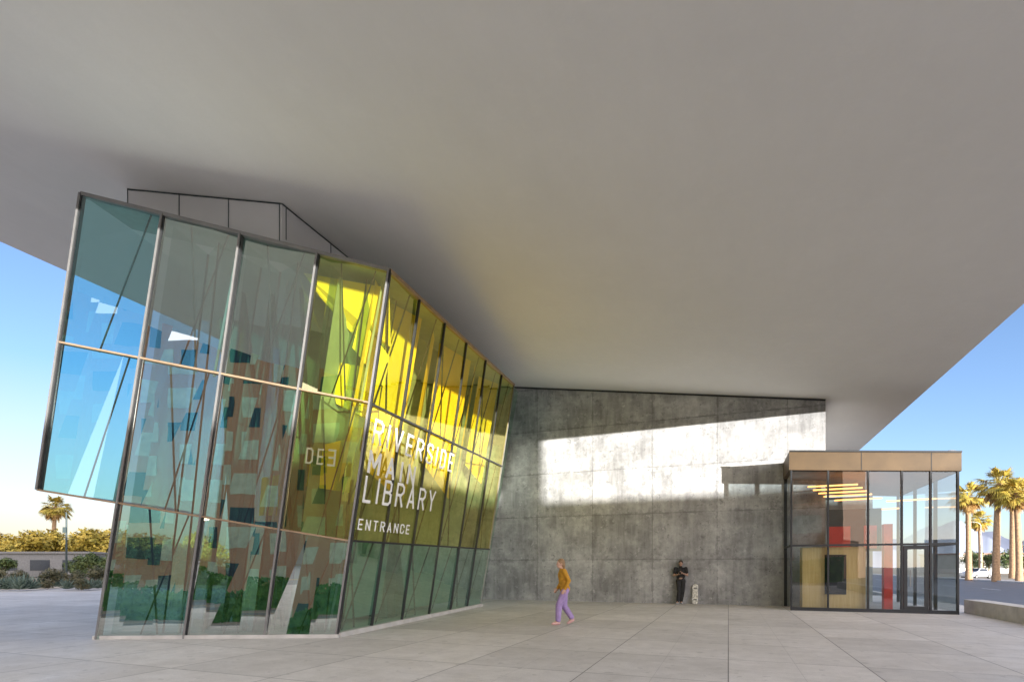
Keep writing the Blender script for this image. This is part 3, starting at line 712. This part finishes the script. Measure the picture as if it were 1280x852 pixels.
for i in range(14000):
    x=rd.uniform(-45,2); p=Vector((x,-24+rd.uniform(-.5,.6),rd.uniform(-.1,2.3)+.3*math.sin(x*.7))); u=Vector((rd.gauss(0,1),rd.gauss(0,1),rd.gauss(0,1))).normalized()*.18; v=u.cross(Vector((rd.gauss(0,1),1,0))).normalized()*.1
    g.add([p-u,p+v,p+u,p-v],[(0,1,2,3)])
g.box((-21.5,-24,.9),47,.8,2.0); part('foliage',g,'hedge',hd)

# ---------------- people
def build_person(name,base,fw,pose,scale,mats,label,extra):
    fw=fw.normalized(); sd=UP.cross(fw).normalized()
    Wd=lambda p:base+(fw*p[0]+sd*p[1]+UP*p[2])*scale
    Rr=lambda r:r*scale
    t=thing(name,base,label,'person')
    g=MB()
    def T(pts,rs,mb=g,n=12,fl=1.0): mb.tube([Wd(p) for p in pts],[Rr(r) for r in rs],n,True,fl)
    def E(c,r,mb=g): mb.ell(Wd(c),[Rr(x) for x in r],fw,sd,UP)
    P=pose; 
    T([P['pel'],P['wai'],P['che']],[.12,.105,.125]); E(P['che'],(.10,.165,.15)); E(P['pel'],(.105,.15,.11))
    T([P['che'],P['nek'],P['hed']],[.08,.052,.05])
    h=Vector(P['hed']); lk=Vector(P['look']).normalized()
    side=Vector((0,0,1)).cross(lk).normalized(); up=lk.cross(side).normalized()
    LW=lambda v:(fw*v[0]+sd*v[1]+UP*v[2])
    def H(c,r,mb=g):
        p=h+lk*c[0]+side*c[1]+up*c[2]; mb.ell(Wd(p),[Rr(x) for x in r],LW(lk),LW(side),LW(up),12,8)
    H((0,0,.02),(.095,.075,.105)); H((.028,0,-.05),(.062,.055,.062)); H((.098,0,-.01),(.017,.013,.022)); H((.084,0,-.055),(.014,.026,.011))
    for s in (-1,1): H((0,.077*s,-.005),(.02,.01,.03)); H((.078,.03*s,.012),(.018,.02,.014))
    for s,k in ((1,'L'),(-1,'R')):
        sh,el,wr=P['sh'+k],P['el'+k],P['wr'+k]
        T([P['che'],sh],[.07,.06]); T([sh,el],[.052,.038]); T([el,wr],[.038,.025])
        d=Vector(P['hd'+k]).normalized(); nrm=Vector(P.get('pn'+k,(0,-s,0))); nrm=(nrm-d*nrm.dot(d)).normalized(); ac=d.cross(nrm).normalized()
        w=Vector(wr); pc=w+d*.05
        g.ell(Wd(pc),[Rr(x) for x in (.05,.038,.016)],LW(d),LW(ac),LW(nrm))
        cu=P.get('curl',.5)
        for i,l in enumerate((.066,.076,.07,.055)):
            b=w+d*.085+ac*(.027-.018*i); v1=(d+nrm*cu*.5).normalized(); v2=(d*.6+nrm*cu*1.4).normalized()
            T([b,b+v1*l*.5,b+v1*l*.5+v2*l*.5],[.0095,.0088,.0075],g,8)
        th=w+d*.03+ac*.03; T([th,th+(ac+d*.6).normalized()*.035,th+(ac*.5+d).normalized()*.065],[.012,.010,.009],g,8)
        hp,kn,an,to=P['hp'+k],P['kn'+k],P['an'+k],P['to'+k]
        T([P['pel'],hp],[.1,.09]); T([hp,kn,an],[.082,.055,.036]); T([an,to],[.038,.028])
    body=part('body',g,mats['skin'],t,True,.0065)
    g=MB()
    E(P['che'],(.128,.185,.165),g); E(P['wai'],(.13,.16,.16),g); E(P['pel'],(.135,.17,P.get('hem',.10)),g); T([P['wai'],P['che'],tuple(Vector(P['nek'])-Vector((0,0,.03)))],[.13,.125,.066],g)
    for k in 'LR':
        sh,el,wr=map(Vector,(P['sh'+k],P['el'+k],P['wr'+k]))
        T([P['che'],sh],[.085,.07],g)
        if mats['sleeve']=='long': T([sh,el,el.lerp(wr,.93)],[.068,.056,.042],g)
        else: T([sh,sh.lerp(el,.6)],[.068,.062],g)
    part(mats['topname'],g,mats['top'],t,True,.011)
    g=MB(); E(P['pel'],(.118,.16,.12),g)
    for k in 'LR':
        hp,kn,an=map(Vector,(P['hp'+k],P['kn'+k],P['an'+k])); lw=mats.get('legw',1)
        T([P['pel'],hp],[.11,.1],g); T([hp,kn,kn.lerp(an,.9)],[.1,.076*lw,.062*lw],g)
    part('trousers',g,mats['trousers'],t,True,.011)
    for k in 'LR':
        an,to=Vector(P['an'+k]),Vector(P['to'+k]); g=MB(); dz=(to-an); heel=an+Vector((0,0,-.045))-Vector((dz.x,dz.y,0)).normalized()*.02
        T([an-Vector((0,0,.02)),heel],[.046,.04],g); T([heel,heel.lerp(to,.6),to],[.042,.043,.034],g); part('shoe',g,mats['shoe'],t,True,.009)
    g=MB()
    if mats['hairstyle']=='long':
        H((-.02,0,.045),(.10,.09,.10),g); H((-.06,0,-.03),(.062,.085,.11),g); H((-.065,0,-.13),(.045,.075,.09),g)
    else:
        H((-.018,0,.05),(.097,.084,.088),g); H((-.04,0,.0),(.068,.081,.07),g)
    part('hair',g,mats['hair'],t,True,.008)
    if mats.get('beard'):
        g=MB(); H((.045,0,-.085),(.052,.055,.035),g); part('beard',g,mats['hair'],t,True,.008)
    for s in (-1,1):
        g=MB(); H((.091,.031*s,.012),(.007,.012,.007),g); part('eye',g,'eye',t,True)
    g=MB(); H((.094,0,-.056),(.006,.022,.006),g); part('mouth',g,'lip',t,True)
    extra(t,Wd,LW,g)
    return t
walk=dict(pel=(0,0,.90),wai=(.02,0,1.05),che=(.05,0,1.24),nek=(.075,0,1.40),hed=(.11,0,1.52),look=(1,.15,-.08),
 shL=(.05,.165,1.34),elL=(-.06,.21,1.10),wrL=(.04,.20,.90),hdL=(.5,0,-.85),
 shR=(.05,-.165,1.34),elR=(.03,-.22,1.08),wrR=(.15,-.18,.90),hdR=(.6,.1,-.7),
 hpL=(0,.085,.87),knL=(.17,.085,.49),anL=(.19,.085,.09),toL=(.33,.10,.035),
 hpR=(0,-.085,.87),knR=(.0,-.085,.46),anR=(-.21,-.085,.15),toR=(-.10,-.085,.035),hem=.13,curl=.6)
build_person('person',at(706,13.9),Vector((-1,-.12,0)),walk,1.0,dict(skin='skin',top='mustard',topname='jacket',sleeve='long',trousers='lilac',legw=1.15,shoe='pink',hair='blonde',hairstyle='long'),'woman in mustard jacket and lilac trousers walking across the plaza',lambda *a:None)
lean=dict(pel=(.0,0,.93),wai=(-.03,0,1.08),che=(-.04,0,1.28),nek=(-.02,0,1.45),hed=(.02,0,1.575),look=(1,.1,-.35),
 shL=(-.02,.19,1.39),elL=(.02,.25,1.12),wrL=(.21,.09,1.20),hdL=(.55,-.7,.35),pnL=(-.7,-.3,.6),
 shR=(-.02,-.19,1.39),elR=(.02,-.26,1.11),wrR=(.20,-.08,1.16),hdR=(.5,.75,.3),pnR=(-.7,.3,.6),
 hpL=(.01,.09,.90),knL=(.12,.08,.49),anL=(.13,.02,.09),toL=(.27,.05,.035),
 hpR=(.01,-.09,.90),knR=(.16,-.05,.50),anR=(.17,-.10,.09),toR=(.31,-.14,.035),hem=.08,curl=.9)
mb_=WD(wpx(851,22.55),22.55,0)
def phone(t,Wd,LW,g):
    m=MB(); m.box(Wd((.285,.0,1.235)),.012,.075,.15,LW(Vector((.8,0,.6))),LW(Vector((0,1,0))),LW(Vector((-.6,0,.8)))); part('phone',m,'black',t)
build_person('person',mb_,-DV,lean,1.0,dict(skin='skin2',top='blackc',topname='shirt',sleeve='short',trousers='blackc',shoe='greyshoe',hair='brownh',hairstyle='short',beard=True),'man in black clothes leaning on concrete wall looking at phone',phone)
sk=thing('skateboard',WD(wpx(869,22.5),22.5,0),'pale patterned skateboard standing upright against concrete wall','skateboard')
b0=WD(wpx(869,22.5),22.42,0.01); tp=WD(wpx(869,22.5),22.66,.78); ax=(tp-b0).normalized(); nn=ax.cross(WV).normalized()
if nn.dot(DV)>0: nn=-nn
g=MB(); out=[];L=(tp-b0).length
for i in range(28):
    a=2*math.pi*i/28; x=.1*math.cos(a); y=(L/2-.1)*(1 if math.sin(a)>0 else -1)+.1*math.sin(a); out.append(b0+ax*(L/2)+WV*x+ax*y)
g.prism(out,nn*.012); part('deck',g,'deck',sk)
for k,s in enumerate((.22,.78)):
    p=b0+ax*(L*s)+nn*.05; g=MB(); g.beam(p-WV*.06,p+WV*.06,.03,.05,nn); part('truck',g,'alu',sk)
    for q in (-1,1):
        g=MB(); g.tube([p+nn*.02+WV*(q*.07),p+nn*.02+WV*(q*.105)],[.028,.028],12,False); part('wheel',g,'white',sk)

# ---------------- camera, light, sky
cd=bpy.data.cameras.new('camera'); cam=bpy.data.objects.new('camera',cd); COL.objects.link(cam)
cd.lens=F/1280*36; cd.sensor_width=36; cd.shift_y=282/1280; cd.clip_end=6000; cd.clip_start=.05
cam.location=CAM; cam.rotation_euler=(math.radians(90),0,0); sc.camera=cam
el=math.radians(.6)
sl=bpy.data.lights.new('sun','SUN'); sl.energy=13.0; sl.angle=math.radians(.35); sl.color=(1,.97,.92)
so=bpy.data.objects.new('sun',sl); COL.objects.link(so)
d=Vector((-.40*math.cos(el),.916*math.cos(el),-math.sin(el))); so.rotation_euler=d.to_track_quat('-Z','Y').to_euler()
w=bpy.data.worlds.new('World'); sc.world=w; w.use_nodes=True; nt=NT(w)
sky=nt.add('ShaderNodeTexSky',sky_type='NISHITA',sun_disc=False,sun_elevation=math.radians(14),sun_rotation=math.radians(156.4),air_density=1.0,dust_density=.6,ozone_density=3.0)
bg=nt.n['Background']; bg.inputs[1].default_value=.27
tc=nt.add('ShaderNodeTexCoord').outputs['Generated']
def dotv(v):
    dp=nt.add('ShaderNodeVectorMath',operation='DOT_PRODUCT'); nt.l.new(tc,dp.inputs[0]); dp.inputs[1].default_value=v; return dp.outputs['Value']
glow=nt.rng(dotv((.18,-.93,.3)),-.05,.85,0,1)
add=nt.mix(glow,(0,0,0),(8.0,6.9,5.8))
skyc=nt.mix(1.0,sky.outputs[0],(.97,.93,1.02),'MULTIPLY')
hz=nt.math('MULTIPLY',nt.rng(dotv((0,0,1)),.0,.28,1,0),nt.rng(dotv((-.9,.43,0)),.3,1.0,0,1))
skyc=nt.mix(hz,skyc,(3.8,3.2,2.3))
nt.l.new(nt.mix(1.0,skyc,add,'ADD'),bg.inputs[0])
